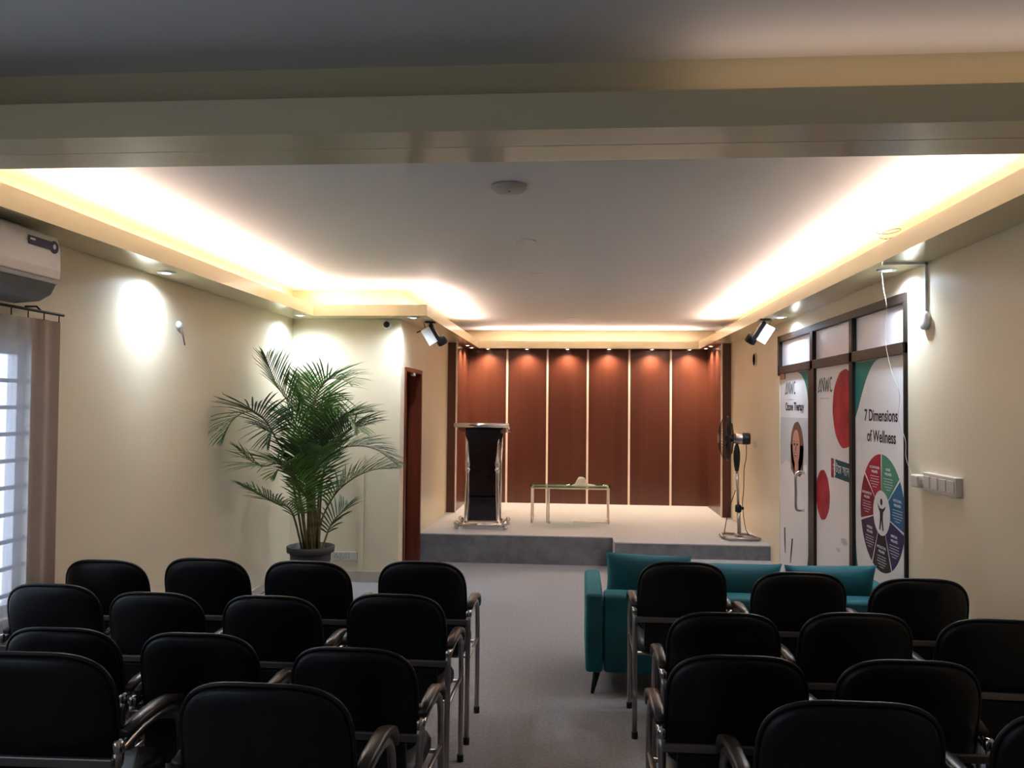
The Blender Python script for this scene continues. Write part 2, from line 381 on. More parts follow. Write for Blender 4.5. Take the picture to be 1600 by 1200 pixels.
def make_chair():
    t = thing('conference_chair', 'x', 'chair')
    mt = Matrix.Translation((0, -.207, .690)) @ Matrix.Rotation(math.radians(12), 4, 'X')
    obj('backrest', cushion(B(), .218, .190, .022, .010, mt, curve=-.03, pt=.64, pb=.30), m_black, t, smooth=True)
    mt = Matrix.Translation((0, -.222, .690)) @ Matrix.Rotation(math.radians(12), 4, 'X')
    bm = B(); n = 60; prev = None; first = None      # piping round the rim
    pts = []
    for k in range(n+1):
        a = 2*PI*k/n; c, sn = math.cos(a), math.sin(a); pw = .64 if sn > 0 else .30
        x = .2195*se(c, pw); z = .1915*se(sn, pw); pts.append(mt @ Vector((x, .010+.03*(x/.224)**2, z)))
    tube(bm, pts, .0065, 6, cap=False)
    obj('piping', bm, m_blackp, t, smooth=True)
    obj('seat', rbox(B(), .216, .195, .034, Matrix.Translation((0, -.025, .438))), m_black, t, smooth=True)
    bm = B(); box(bm, -.19, .19, -.222, -.204, .42, .56); obj('back_support', bm, m_blackp, t, bevel=.004)
    for s in (-1, 1):
        X = s*.237
        tube_pts = smoothpath([(X, .165, .012), (X, .17, .25), (X, .165, .47), (X, .14, .575), (X, .07, .622), (X, -.08, .630), (X, -.205, .612)], 5)
        obj('front_leg', tube(B(), tube_pts, .0125, 10), m_satin, t, smooth=True)
        bm = tube(B(), [(X, -.215, .63), (X, -.22, .58), (X, -.235, .30), (X, -.245, .012)], .0125, 10)
        obj('rear_leg', bm, m_satin, t, smooth=True)
        obj('joint', lathe(B(), [(.0125, -.02), (.0155, -.015), (.0155, .012), (.009, .02)], 12, Matrix.Translation((X, -.214, .624))), m_chrome, t, smooth=True)
        for y in (.165, -.245):
            obj('foot_cap', lathe(B(), [(.016, 0), (.016, .03), (.0125, .034)], 12, Matrix.Translation((X, y, 0))), m_blackp, t, smooth=True)
        # arm pad: swept rounded bar that dips at the front
        bm = B(); P = [(-.18, .646, .017), (-.11, .660, .021), (0, .662, .022), (.07, .654, .022), (.13, .634, .022), (.165, .604, .020), (.180, .575, .015)]
        R = []
        for i, (y, z, hw) in enumerate(P):
            a = P[min(i+1, len(P)-1)]; b = P[max(i-1, 0)]; ty, tz = a[0]-b[0], a[1]-b[1]; L = math.hypot(ty, tz); ny, nz = -tz/L, ty/L
            ring = []
            for k in range(12):
                q = 2*PI*k/12; u = hw*se(math.cos(q), .6); v = .012*se(math.sin(q), .7)
                ring.append(bm.verts.new((X+u, y+ny*v, z+nz*v)))
            R.append(ring)
        for a, b in zip(R, R[1:]):
            for k in range(12): bm.faces.new((a[k], a[(k+1)%12], b[(k+1)%12], b[k]))
        bm.faces.new(R[0][::-1]); bm.faces.new(R[-1])
        obj('armrest', bm, m_pad, t, smooth=True)
        obj('side_rail', tube(B(), [(X, -.232, .40), (X, -.05, .405), (X, .168, .40)], .009, 8), m_satin, t, smooth=True)
    bm = B(); box(bm, -.237, .237, -.246, -.232, .575, .602); obj('crossbar', bm, m_bar, t, bevel=.004)
    bm = B(); tube(bm, [(-.237, .12, .395), (.237, .12, .395)], .009, 8); tube(bm, [(-.237, -.15, .395), (.237, -.15, .395)], .009, 8)
    tube(bm, [(0, -.15, .395), (0, .12, .395)], .009, 8); obj('seat_frame', bm, m_satin, t, smooth=True)
    return t
G = 'black conference chairs in rows facing the stage'
CH = [  # x, y of the backrest top, scale, turn, label
 (-2.362, 3.860, .98, .02, 'black padded armchair of the front left row, nearest the curtained window'),
 (-1.845, 3.880, 1.00, .00, 'black padded armchair of the front left row, second from the left wall'),
 (-1.320, 3.870, 1.00, -.01, 'black padded armchair directly in front of the palm pot'),
 (-0.760, 3.935, 1.00, .00, 'black padded armchair of the front left row, beside the aisle'),
 (-2.305, 3.360, .97, .03, 'black padded armchair of the second left row, cut by the left edge below the curtain'),
 (-1.795, 3.300, .96, .01, 'black padded armchair of the second left row, second in from the window side'),
 (-1.268, 3.260, 0.97, .00, 'black padded armchair of the second left row, just left of its aisle chair'),
 (-0.757, 3.350, 0.97, -.01, 'black padded armchair of the second left row, at the aisle with its armrest standing out'),
 (-1.828, 2.710, 0.97, .03, 'black padded armchair of the third left row, at the left edge, mostly hidden'),
 (-1.317, 2.700, 0.97, .02, 'black padded armchair of the third left row, between its edge and aisle neighbours'),
 (-0.727, 2.595, 0.97, -.02, 'black padded armchair of the third left row, beside the aisle with a curved armrest showing'),
 (-1.565, 2.190, 1.06, .03, 'black padded armchair of the nearest left row, large at the lower left edge'),
 (-0.805, 2.010, 1.06, .00, 'black padded armchair of the nearest left row, right of the large lower left one'),
 (0.542, 4.090, 1.00, .00, 'black padded armchair behind the left end of the teal sofa, beside the aisle'),
 (1.066, 3.900, 1.00, .00, 'black padded armchair of the front right row, centred behind the teal sofa'),
 (1.590, 3.820, 1.00, -.02, 'black padded armchair of the front right row, nearest the glass doors'),
 (0.582, 3.163, 0.98, .00, 'black padded armchair of the second right row, beside the aisle with a looped metal arm'),
 (1.100, 3.220, 0.98, .00, 'black padded armchair of the second right row, middle of three'),
 (1.615, 3.180, 0.98, -.04, 'black padded armchair of the second right row, against the right wall'),
 (0.513, 2.560, 1.00, .01, 'black padded armchair of the third right row, beside the aisle'),
 (1.040, 2.570, 1.00, .00, 'black padded armchair of the third right row, mostly hidden by a nearer chair'),
 (0.700, 2.065, 1.05, .00, 'black padded armchair of the nearest right row, largest at the lower right'),
 (1.270, 2.030, 1.06, -.02, 'black padded armchair of the nearest right row, cut off by the right edge'),
]
src = make_chair()
for i, (x, y, s, rz, l) in enumerate(CH):
    cx, cy = x+.262*s*math.sin(-rz)*-1*0, y+.262*s
    if i == 0:
        src.location = (cx, cy, 0); src.rotation_euler = (0,0,rz); src.scale = (s,)*3; src['label'] = l; src['group'] = G
    else: copy_thing(src, (cx, cy, 0), rz, s, l, G)
# ------------------------------------------------------------------ sofa and its cushions
sx0, sx1, sy0, sy1 = .065, 1.902, 4.68, 5.40
sf = thing('sofa', 'teal velvet sofa with short black legs facing the stage, seen from behind', 'sofa', (0, 0, 0))
m_b = .022
obj('back_panel', box(B(), sx0+.105, sx1-.105, sy0, sy0+.17, .13, .575), m_teal, sf, bevel=m_b, bseg=4, smooth=True)
obj('armrest', box(B(), sx0, sx0+.10, sy0-.004, sy1, .13, .58), m_teal, sf, bevel=m_b, bseg=4, smooth=True)
obj('armrest', box(B(), sx1-.10, sx1, sy0-.004, sy1, .13, .58), m_teal, sf, bevel=m_b, bseg=4, smooth=True)
obj('base', box(B(), sx0+.10, sx1-.10, sy0+.17, sy1-.01, .14, .28), m_teal, sf, bevel=.01)
for a, b in ((sx0+.108, (sx0+sx1)/2-.003), ((sx0+sx1)/2+.003, sx1-.108)):
    obj('seat_cushion', box(B(), a, b, sy0+.175, sy1, .285, .40), m_teal, sf, bevel=.03, bseg=4, smooth=True)
for x, dx in ((sx0+.07, -.03), (sx1-.07, .03)):
    for y, dy in ((sy0+.07, -.03), (sy1-.07, .03)):
        obj('leg', tube(B(), [(x, y, .132), (x+dx, y+dy, 0)], .02, 10, rf=[.024, .010]), m_blackp, sf, smooth=True)
def pillow(name, x0, x1, zc, y, label, hz, tilt=.25, roll=0):
    n = 22; bm = B(); hx = (x1-x0)/2
    mt = Matrix.Translation(((x0+x1)/2, y, zc)) @ Matrix.Rotation(roll, 4, 'Y') @ Matrix.Rotation(tilt, 4, 'X')
    g = {}
    for sd in (1, -1):
        for i in range(n+1):
            for j in range(n+1):
                u = -1+2*i/n; v = -1+2*j/n; e = (1-u*u)*(1-v*v)
                pin = 1-.09*(1-abs(u)**2)*abs(v)**6; pin2 = 1-.07*(1-abs(v)**2)*abs(u)**6
                p = Vector((hx*u*pin2, sd*(.085*e**.42+.0005), hz*v*pin)); key = (i, j, 0 if e == 0 else sd)
                if key not in g: g[key] = bm.verts.new(mt @ (p if e else Vector((p.x, 0, p.z))))
    for sd in (1, -1):
        for i in range(n):
            for j in range(n):
                q = []
                for a, b in ((i,j),(i+1,j),(i+1,j+1),(i,j+1)):
                    k = (a, b, 0 if a in (0, n) or b in (0, n) else sd); q.append(g[k])
                bm.faces.new(q)
    o = obj('cushion', bm, m_teal, None, smooth=True); tag(o, label, 'cushion', 'teal velvet cushions on the sofa'); return o
pillow('cushion', .182, .70, .592, 4.985, 'teal velvet cushion at the left end of the sofa, its pointed corner up', .182, .2, .03)
pillow('cushion', 0.715, 1.235, .568, 4.975, 'teal velvet cushion on the middle of the sofa between the other two', .165, .2)
pillow('cushion', 1.25, 1.785, .568, 4.975, 'teal velvet cushion at the right end of the sofa near the glass doors', .165, .2, -.02)
# ------------------------------------------------------------------ potted palm
PX, PY = -2.20, 6.60
pp = thing('potted_palm', 'tall potted areca palm with arching green fronds in the left corner', 'plant', (0, 0, 0))
mtp = Matrix.Translation((PX, PY, 0))
obj('pot', lathe(B(), [(.12, 0), (.135, .02), (.165, .36), (.168, .42), (.195, .43), (.197, .475), (.180, .478), (.172, .43), (.10, .425)], 36, mtp), m_pot, pp, smooth=True)
obj('soil', lathe(B(), [(.172, .415), (.170, .43), (.08, .445)], 24, mtp), m_soil, pp)
FRONDS=[
 [(-2.230,6.600,0.426),(-2.232,6.600,1.184),(-2.208,6.550,1.443),(-2.352,6.500,1.644),(-2.443,6.400,1.821),(-2.493,6.300,2.024)],
 [(-2.204,6.620,0.423),(-2.214,6.650,1.073),(-2.216,6.650,1.505),(-2.181,6.650,1.749),(-2.078,6.600,1.862),(-1.954,6.550,1.871),(-1.852,6.500,1.828)],
 [(-2.245,6.580,0.429),(-2.318,6.400,1.128),(-2.369,6.200,1.395),(-2.396,6.000,1.554),(-2.451,5.850,1.598),(-2.524,5.750,1.532),(-2.563,5.700,1.411)],
 [(-2.231,6.570,0.431),(-2.251,6.350,1.061),(-2.315,6.150,1.187),(-2.405,6.000,1.182),(-2.521,5.900,1.293)],
 [(-2.246,6.550,0.424),(-2.296,6.400,0.781),(-2.360,6.200,0.876),(-2.456,6.050,0.970),(-2.517,5.950,1.028)],
 [(-2.193,6.620,0.423),(-2.146,6.650,0.967),(-2.044,6.700,1.245),(-1.887,6.750,1.305),(-1.711,6.800,1.277),(-1.553,6.800,1.170)],
 [(-2.175,6.600,0.427),(-2.114,6.600,0.679),(-1.997,6.600,0.910),(-1.841,6.600,1.046),(-1.669,6.600,1.118),(-1.512,6.600,1.131)],
 [(-2.208,6.650,0.418),(-2.206,6.700,1.286),(-2.097,6.750,1.461),(-1.950,6.800,1.560),(-1.812,6.850,1.589)],
 [(-2.181,6.600,0.427),(-2.072,6.500,1.088),(-1.938,6.400,1.357),(-1.790,6.300,1.465),(-1.629,6.200,1.499)],
 [(-2.229,6.630,0.421),(-2.234,6.700,0.960),(-2.352,6.800,1.241),(-2.465,6.900,1.441),(-2.602,6.950,1.580)],
 [(-2.215,6.620,0.423),(-2.228,6.750,1.284),(-2.216,6.900,1.697),(-2.203,7.000,1.806),(-2.182,7.050,1.670),(-2.166,7.050,1.452)],
 [(-2.218,6.580,0.430),(-2.183,6.400,1.042),(-2.139,6.200,1.252),(-2.101,6.000,1.323)],
 [(-2.193,6.570,0.432),(-2.124,6.400,0.991),(-2.025,6.200,1.253),(-1.942,6.050,1.322)],
 [(-2.227,6.640,0.419),(-2.255,6.700,1.177),(-2.318,6.750,1.612),(-2.355,6.800,1.778),(-2.397,6.850,1.890)],
 [(-2.164,6.600,0.417),(-2.068,6.700,0.628),(-1.999,6.800,0.735),(-1.970,6.850,0.784)],
 [(-2.219,6.550,0.435),(-2.223,6.400,0.886),(-2.270,6.300,1.101),(-2.313,6.200,1.159),(-2.351,6.100,1.091)],
 [(-2.217,6.660,0.416),(-2.142,6.500,1.086),(-2.060,6.350,1.357),(-1.906,6.200,1.516),(-1.749,6.100,1.545),(-1.645,6.000,1.465)],
 [(-2.193,6.540,0.438),(-2.190,6.450,1.090),(-2.204,6.350,1.407),(-2.286,6.250,1.537),(-2.352,6.150,1.487),(-2.382,6.100,1.364)],
]

def frond(pts, idx):
    # shift root into the pot and smooth
    P = [Vector(p) for p in pts]
    P[0] = Vector((PX+(P[0].x+2.22)*1.6, PY+(P[0].y-6.6)*1.4, .42))
    S = smoothpath(P, 10); n = len(S)
    bm = tube(B(), S, .01, 6, rf=[.0085*(1-.85*i/(n-1))+.0012 for i in range(n)])
    stem = obj('frond_stem', bm, m_stem, pp, smooth=True)
    L = [0]
    for a, b in zip(S, S[1:]): L.append(L[-1]+(b-a).length)
    tot = L[-1]; start = min(.62, max(.36, (tot-.66)/tot))
    def at(d):
        for i in range(n-1):
            if L[i+1] >= d: t = (d-L[i])/(L[i+1]-L[i]+1e-9); return S[i].lerp(S[i+1], t), (S[i+1]-S[i]).normalized()
        return S[-1], (S[-1]-S[-2]).normalized()
    rnd = random.Random(idx*13+5); bm = B(); cnt = int((tot*(1-start))/.021)
    for k in range(cnt):
        f = k/(cnt-1); d = tot*(start+(1-start)*f); p, t = at(d)
        side0 = t.cross(Vector((0, 0, 1)));
        if side0.length < .2: side0 = t.cross(Vector((0, 1, 0)))
        side0.normalize(); upv = side0.cross(t).normalized()
        ln = (.335*math.sin(PI*min(1, .13+f*.86))**.7+.05)*rnd.uniform(.82, 1.1)*(.75 if tot < 1 else 1)
        for s in (-1, 1):
            fwd = .55+.75*f; dr = (t*fwd + side0*s*(1.0-.35*f) + upv*(.45+rnd.uniform(-.15, .15)))
            dr = dr.normalized(); w0 = .0078*(1-.3*f)
            c = p.copy(); prev = None; m = 5
            wd = dr.cross(upv).normalized()
            vel = dr.copy()
            for q in range(m+1):
                g = q/m; w_ = w0*(math.sin(PI*(.12+.80*g))**.8)*(1 if q < m else .12)
                cc = Vector((max(c.x, XL+.012), min(c.y, DJ-.02), c.z))
                a = bm.verts.new(cc+wd*w_); b = bm.verts.new(cc-wd*w_); mid = bm.verts.new(cc-upv*w_*.5)
                if prev: bm.faces.new((prev[0], prev[2], mid, a)); bm.faces.new((prev[2], prev[1], b, mid))
                prev = (a, b, mid); vel = (vel+Vector((0, 0, -.07-.05*g))).normalized(); c = c+vel*ln/m
    o = obj('frond_leaves', bm, m_leaf if idx % 3 != 2 else m_leaf2, stem, smooth=True)
for i, f in enumerate(FRONDS): frond(f, i)
bm = B()
for k in range(7):
    a = k*2.4; tube(bm, [(PX+.04*math.cos(a), PY+.04*math.sin(a), .42), (PX+.055*math.cos(a), PY+.055*math.sin(a), .60), (PX+.06*math.cos(a), PY+.06*math.sin(a), .80)], .013, 6, rf=[.012, .010, .004])
obj('sheath', bm, m_stem, pp, smooth=True)
# ------------------------------------------------------------------ lectern on the stage
lx, ly = -1.04, 9.03
lc = thing('lectern', 'dark wooden lectern with curved chrome posts at the left of the stage', 'lectern', (lx, ly, ZST))
bm = B(); 
pan = [(-.155, .07), (.155, .07), (.155, .16), (.145, .40), (.155, .65), (.185, .90), (.20, 1.09), (-.20, 1.09), (-.185, .90), (-.155, .65), (-.145, .40), (-.155, .16)]
prism(bm, pan, -.03, .0, Matrix.Rotation(PI/2, 4, 'X')); obj('front_panel', bm, m_darkwood, lc)
obj('shelf', box(B(), -.15, .15, .0, .22, .33, .35), m_darkwood, lc, bevel=.003)
mt = Matrix.Translation((0, .02, 1.10)) @ Matrix.Rotation(math.radians(-10), 4, 'X')
obj('desk_top', box(B(), -.285, .285, -.19, .19, -.012, .012, mt), m_darkwood, lc, bevel=.004)
bm = B()
c_ = [mt @ Vector(v) for v in ((-.29, -.20, .01), (.29, -.20, .01), (.29, .20, .01), (-.29, .20, .01), (-.29, -.20, .01))]
tube(bm, [c_[0]+Vector((-.015, 0, 0)), c_[1]+Vector((.015, 0, 0))], .024, 14); tube(bm, [c_[1], c_[2]], .014, 10); tube(bm, [c_[2], c_[3]], .02, 12); tube(bm, [c_[3], c_[0]], .014, 10)
obj('top_rail', bm, m_chrome, lc, smooth=True)
for s in (-1, 1):
    prof = [(.030, .05), (.030, .07), (.024, .08), (.026, .35), (.024, .40), (.020, .60), (.022, .62), (.034, .635), (.034, .65), (.022, .665), (.030, .69), (.034, .715), (.026, .75), (.014, .84), (.009, .93), (.006, 1.0)]
    bm = B(); n = 16; R = []
    for r, z in prof:
        ox = s*(.185 - .02*math.sin(z*2.2) + max(0, z-.6)*.02); R.append([bm.verts.new((ox+r*math.cos(2*PI*k/n), -.03+r*math.sin(2*PI*k/n), z)) for k in range(n)])
    for a, b in zip(R, R[1:]):
        for k in range(n): bm.faces.new((a[k], a[(k+1)%n], b[(k+1)%n], b[k]))
    bm.faces.new(R[0][::-1]); bm.faces.new(R[-1]); obj('chrome_post', bm, m_chrome, lc, smooth=True)
    bm = B(); tube(bm, [(s*.18, .15, .05), (s*.19, .13, .6), (s*.20, .10, 1.05)], .017, 12); obj('rear_post', bm, m_chrome, lc, smooth=True)
bm = B()
tube(bm, [(-.25, -.17, .045), (.25, -.17, .045)], .022, 14); tube(bm, [(-.25, .20, .045), (.25, .20, .045)], .022, 14)
for s in (-1, 1):
    tube(bm, [(s*.19, -.19, .05), (s*.19, .22, .05)], .02, 14)
obj('base_rail', bm, m_chrome, lc, smooth=True)
for x in (-.27, .27):
    for y in (-.17, .20):
        obj('base_foot', lathe(B(), [(.018, 0), (.026, .01), (.026, .025), (.018, .035), (.030, .05), (.030, .07), (.016, .088)], 14, Matrix.Translation((x, y, 0))), m_chrome, lc, smooth=True)
# ------------------------------------------------------------------ glass table with white legs
tb = thing('glass_table', 'low glass-topped table with thin white legs on the stage', 'table', (-.06, 9.60, ZST))
obj('glass_top', box(B(), -.475, .475, -.21, .21, .415, .427), m_glass, tb, bevel=.002)
for x, ys in ((-.455, (.16, -.16)), (.455, (.16, -.16))):
    for y in ys: obj('leg', tube(B(), [(x*.985, y, 0), (x*.985, y, .415)], .010, 8), m_strip, tb, smooth=True)
for x in (-.27, -.245):
    obj('leg', tube(B(), [(x, -.19 if x > -.26 else -.10, 0), (x, -.19 if x > -.26 else -.10, .415)], .009, 8), m_strip, tb, smooth=True)
bm = B()
for y in (-.16, .16): tube(bm, [(-.448, y, .405), (.448, y, .405)], .009, 8)
for x in (-.448, .448): tube(bm, [(x, -.16, .405), (x, .16, .405)], .009, 8); tube(bm, [(x, -.16, .02), (x, .16, .02)], .008, 8)
tube(bm, [(.04, -.16, .02), (.448, -.16, .02)], .008, 8)
obj('leg_frame', bm, m_strip, tb, smooth=True)
bm = B(); n = 26; g = []          # crumpled white cloth: a hump with a low tail to the right
rn = random.Random(3)
for i in range(n+1):
    row = []
    for j in range(13):
        u = -1+2*i/n; v = -1+2*j/12; r = 1-v*v
        hgt = max(0, (.080*math.exp(-((u+.25)/.42)**4)+.016*(1-u*u)))*max(0, r)**.3
        w_ = .075*(1-.45*max(0, u))*math.sqrt(max(0, 1-u**4))
        row.append(bm.verts.new((.145*u, v*w_, hgt*(1+.08*rn.uniform(-1, 1))+.0006)))
    g.append(row)
for i in range(n):
    for j in range(12): bm.faces.new((g[i][j], g[i+1][j], g[i+1][j+1], g[i][j+1]))
bmesh.ops.solidify(bm, geom=bm.faces[:], thickness=.003)
o = obj('folded_cloth', bm, m_paper, None, smooth=True); o.location = (.105, 9.60, ZST+.4305)
tag(o, 'crumpled white cloth lying on the glass table', 'cloth')
# ------------------------------------------------------------------ pedestal fan
fn = thing('pedestal_fan', 'dark pedestal fan with wire cage and rectangular tube base at the right of the stage', 'fan', (1.70, 8.62, ZST))
bm = B(); bp_ = [(-.165, -.10), (-.12, -.20), (.18, -.20), (.19, -.16), (.155, .12), (.12, .17), (-.11, .17), (-.165, .08)]
pts = [(x, y, .022) for x, y in bp_+[bp_[0]]]; tube(bm, pts, .016, 10)
tube(bm, [(0, .17, .022), (0, -.02, .028)], .018, 8); tube(bm, [(0, -.02, .028), (.12, -.19, .022)], .012, 8)
obj('base_frame', bm, m_satin, fn, smooth=True)
obj('lower_pole', tube(B(), [(.02, .02, .02), (.01, .02, .30)], .020, 12), m_satin, fn, smooth=True)
bm = lathe(B(), [(.030, .27), (.034, .28), (.034, .33), (.026, .345)], 14, Matrix.Translation((.008, .02, 0))); obj('collar', bm, m_blackp, fn, smooth=True)
bm = lathe(B(), [(.012, .03), (.016, .032), (.016, .055), (.008, .058)], 12, Matrix.Translation((.008, .02, .31)) @ Matrix.Rotation(PI/2, 4, 'Y')); obj('height_knob', bm, m_blackp, fn, smooth=True)
obj('upper_pole', tube(B(), [(.008, .02, .33), (-.008, .02, .72)], .014, 12), m_satin, fn, smooth=True)
bm = lathe(B(), [(.020, .70), (.030, .76), (.036, .84), (.034, .90), (.024, .95), (.014, .98)], 14, Matrix.Translation((-.008, .02, 0))); obj('neck', bm, m_blackp, fn, smooth=True)
hd = Matrix.Translation((-.01, .02, 1.04)) @ Matrix.Rotation(math.radians(-8), 4, 'Z') @ Matrix.Rotation(-PI/2, 4, 'Y')   # local +Z now points at -X
obj('motor_housing', lathe(B(), [(.030, -.135), (.052, -.125), (.060, -.09), (.060, .0), (.052, .03), (.02, .035)], 20, hd), m_satin, fn, smooth=True)
bm = lathe(B(), [(.055, -.138), (.062, -.12), (.062, -.06), (.0605, -.058)], 20, hd); obj('motor_cover', bm, m_blackp, fn, smooth=True)
bm = B(); R_ = .235
def hoop(r, z, rr): tube(bm, [hd @ Vector((r*math.cos(2*PI*k/40), r*math.sin(2*PI*k/40), z)) for k in range(41)], rr, 5, cap=False)
hoop(R_, .085, .005); hoop(R_, .097, .005); hoop(.16, .165, .003); hoop(.16, .045, .003)
for k in range(36):
    a = 2*PI*k/36
    for zc, sg in ((.185, 1), (.030, -1)):
        P = [(.045, zc), (.12, zc-.010*sg), (.19, zc-.035*sg), (.225, zc-.065*sg), (R_, .091)]
        tube(bm, [hd @ Vector((r*math.cos(a), r*math.sin(a), z)) for r, z in P], .0016, 4)
obj('cage', bm, m_frame, fn)
obj('cage_badge', lathe(B(), [(.048, .180), (.050, .190), (.02, .196)], 20, hd), m_satin, fn, smooth=True)
obj('hub', lathe(B(), [(.035, .03), (.04, .05), (.04, .11), (.025, .125)], 16, hd), m_blackp, fn, smooth=True)
for b in range(3):
    bm = B(); a0 = b*2*PI/3+.4; g = []
    for i in range(9):
        f = i/8; r = .035+.175*f; row = []
        for j in range(7):
            q = -.5+j/6; wa = (.55+.55*math.sin(PI*min(1, f*.9+.1)))*q; a = a0+wa
            row.append(bm.verts.new(hd @ Vector((r*math.cos(a), r*math.sin(a), .08+q*.045))))
        g.append(row)
    for i in range(8):
        for j in range(6): bm.faces.new((g[i][j], g[i+1][j], g[i+1][j+1], g[i][j+1]))
    bmesh.ops.solidify(bm, geom=bm.faces[:], thickness=.002)
    obj('blade', bm, m_frame, fn, smooth=True)
bm = tube(B(), smoothpath([(.09, .02, 1.0), (.085, .0, .85), (.06, -.02, .72), (.055, -.02, .5), (.045, -.01, .35), (.07, -.03, .12), (.10, -.08, .045)], 5), .004, 6)
tube(bm, smoothpath([(-.02, .01, .50), (-.07, .01, .36), (-.11, .02, .20), (-.13, .05, .05)], 5), .004, 6)
obj('power_cord', bm, m_blackp, fn, smooth=True)
# ------------------------------------------------------------------ air conditioner
ac = thing('air_conditioner', 'white wall-mounted split air conditioner above the curtained window', 'air conditioner', (0, 0, 0))
ya, yb = 2.78, 3.655
prof = [(XL, 2.445), (XL+.17, 2.455), (XL+.205, 2.440), (XL+.222, 2.38), (XL+.224, 2.28), (XL+.215, 2.215), (XL, 2.215)]
def yprism(pts, a, b, m, name, par, bevel=0):
    bm = B(); A = [bm.verts.new((x, a, z)) for x, z in pts]; Bv = [bm.verts.new((x, b, z)) for x, z in pts]; n = len(pts)
    bm.faces.new(A); bm.faces.new(Bv[::-1])
    for k in range(n): bm.faces.new((A[k], A[(k+1)%n], Bv[(k+1)%n], Bv[k]))
    return obj(name, bm, m, par, bevel=bevel)
yprism(prof, ya, yb, m_white, 'casing', ac, .008)
yprism([(XL, 2.214), (XL+.21, 2.214), (XL+.185, 2.165), (XL+.13, 2.135), (XL, 2.125)], ya+.012, yb-.012, m_grey, 'louver', ac, .004)
yprism([(XL+.211, 2.232), (XL+.227, 2.238), (XL+.227, 2.243), (XL+.213, 2.240)], ya+.01, yb-.002, m_white2, 'edge_seam', ac)
lb = obj('energy_label', box(B(), XL+.2235, XL+.2255, 3.42, 3.60, 2.368, 2.408), m_label, ac)
lb.location = (.0, 0, 0)
obj('label_disc', prism(B(), [(2.385+.030*math.cos(2*PI*k/20), 3.600+.030*math.sin(2*PI*k/20)) for k in range(20)], 0, .0024, Matrix.Translation((XL+.2232, 0, 0)) @ Matrix(((0,0,1,0),(0,1,0,0),(1,0,0,0),(0,0,0,1)))), m_label, ac)
obj('label_disc_centre', prism(B(), [(2.387+.012*math.cos(2*PI*k/20), 3.600+.010*math.sin(2*PI*k/20)) for k in range(20)], 0, .0030, Matrix.Translation((XL+.2234, 0, 0)) @ Matrix(((0,0,1,0),(0,1,0,0),(1,0,0,0),(0,0,0,1)))), m_white, ac)
obj('label_logo', box(B(), XL+.2250, XL+.2262, 3.43, 3.465, 2.390, 2.398), m_white, ac)
# ------------------------------------------------------------------ glass doors in the right wall
dr = sempty('door_1'); fx0, fx1 = XR-.02, XR+.06
bm = B()
for a, b, c, d in ((4.862, 7.83, 2.288, 2.345), (4.862, 7.83, 1.985, 2.055), (4.862, 4.884, 0, 2.288), (5.760, 5.825, 0, 2.288), (6.70, 6.775, 1.985, 2.288), (7.775, 7.83, 1.97, 2.345)):
    box(bm, fx0, fx1, a, b, c, d)
obj('frame', bm, m_frame, dr, bevel=.003)
bm = B(); box(bm, fx0, fx1, 6.665, 6.735, 0, 1.985); box(bm, XR+.0, fx1, 6.735, 6.895, 0, 1.985); obj('door_stile', bm, m_frame, dr, bevel=.003)
for a, b in ((4.884, 5.760), (5.825, 6.70), (6.775, 7.775)): obj('transom_pane', box(B(), XR+.012, XR+.020, a, b, 2.055, 2.288), m_transom, dr)
for a, b in ((4.884, 5.760), (5.825, 6.665), (6.895, 7.83)): obj('glass_panel', box(B(), XR+.004, XR+.014, a, b, .004, 1.985), m_frost, dr)
obj('hinge_patch', box(B(), XR-.012, XR+.004, 7.62, 7.78, 1.93, 1.985), m_satin, dr, bevel=.003)
hb = tube(B(), smoothpath([(XR-.002, 7.0, 1.12), (XR-.05, 7.0, 1.12), (XR-.07, 7.0, 1.09), (XR-.07, 7.0, .96), (XR-.07, 7.0, .83), (XR-.05, 7.0, .80), (XR-.002, 7.0, .80)], 6), .012, 12)
obj('door_handle', hb, m_chrome, dr, smooth=True)
PXX = XR+.003
def poly(pts, lv, m, name, par):
    """flat print on the glass: pts are (y, z), lv stacks prints"""
    x = PXX-.0006*lv; bm = B(); a = [bm.verts.new((x, y, z)) for y, z in pts]; b = [bm.verts.new((x-.0005, y, z)) for y, z in pts]; n = len(pts)
    bm.faces.new(a); bm.faces.new(b[::-1])
    for k in range(n): bm.faces.new((a[k], a[(k+1)%n], b[(k+1)%n], b[k]))
    return obj(name, bm, m, par)
def ell(yc, zc, ry, rz, n=48, y0=None, y1=None, a0=0, a1=2*PI, wob=0):
    P = []
    for k in range(n):
        a = a0+(a1-a0)*k/(n if abs(a1-a0-2*PI) < 1e-6 else n-1); w_ = 1+wob*math.sin(7*a)*math.sin(3*a+1)
        y = yc-ry*w_*math.sin(a); z = zc+rz*w_*math.cos(a)
        if y0 is not None: y = max(y, y0)
        if y1 is not None: y = min(y, y1)
        P.append((y, z))
    return P
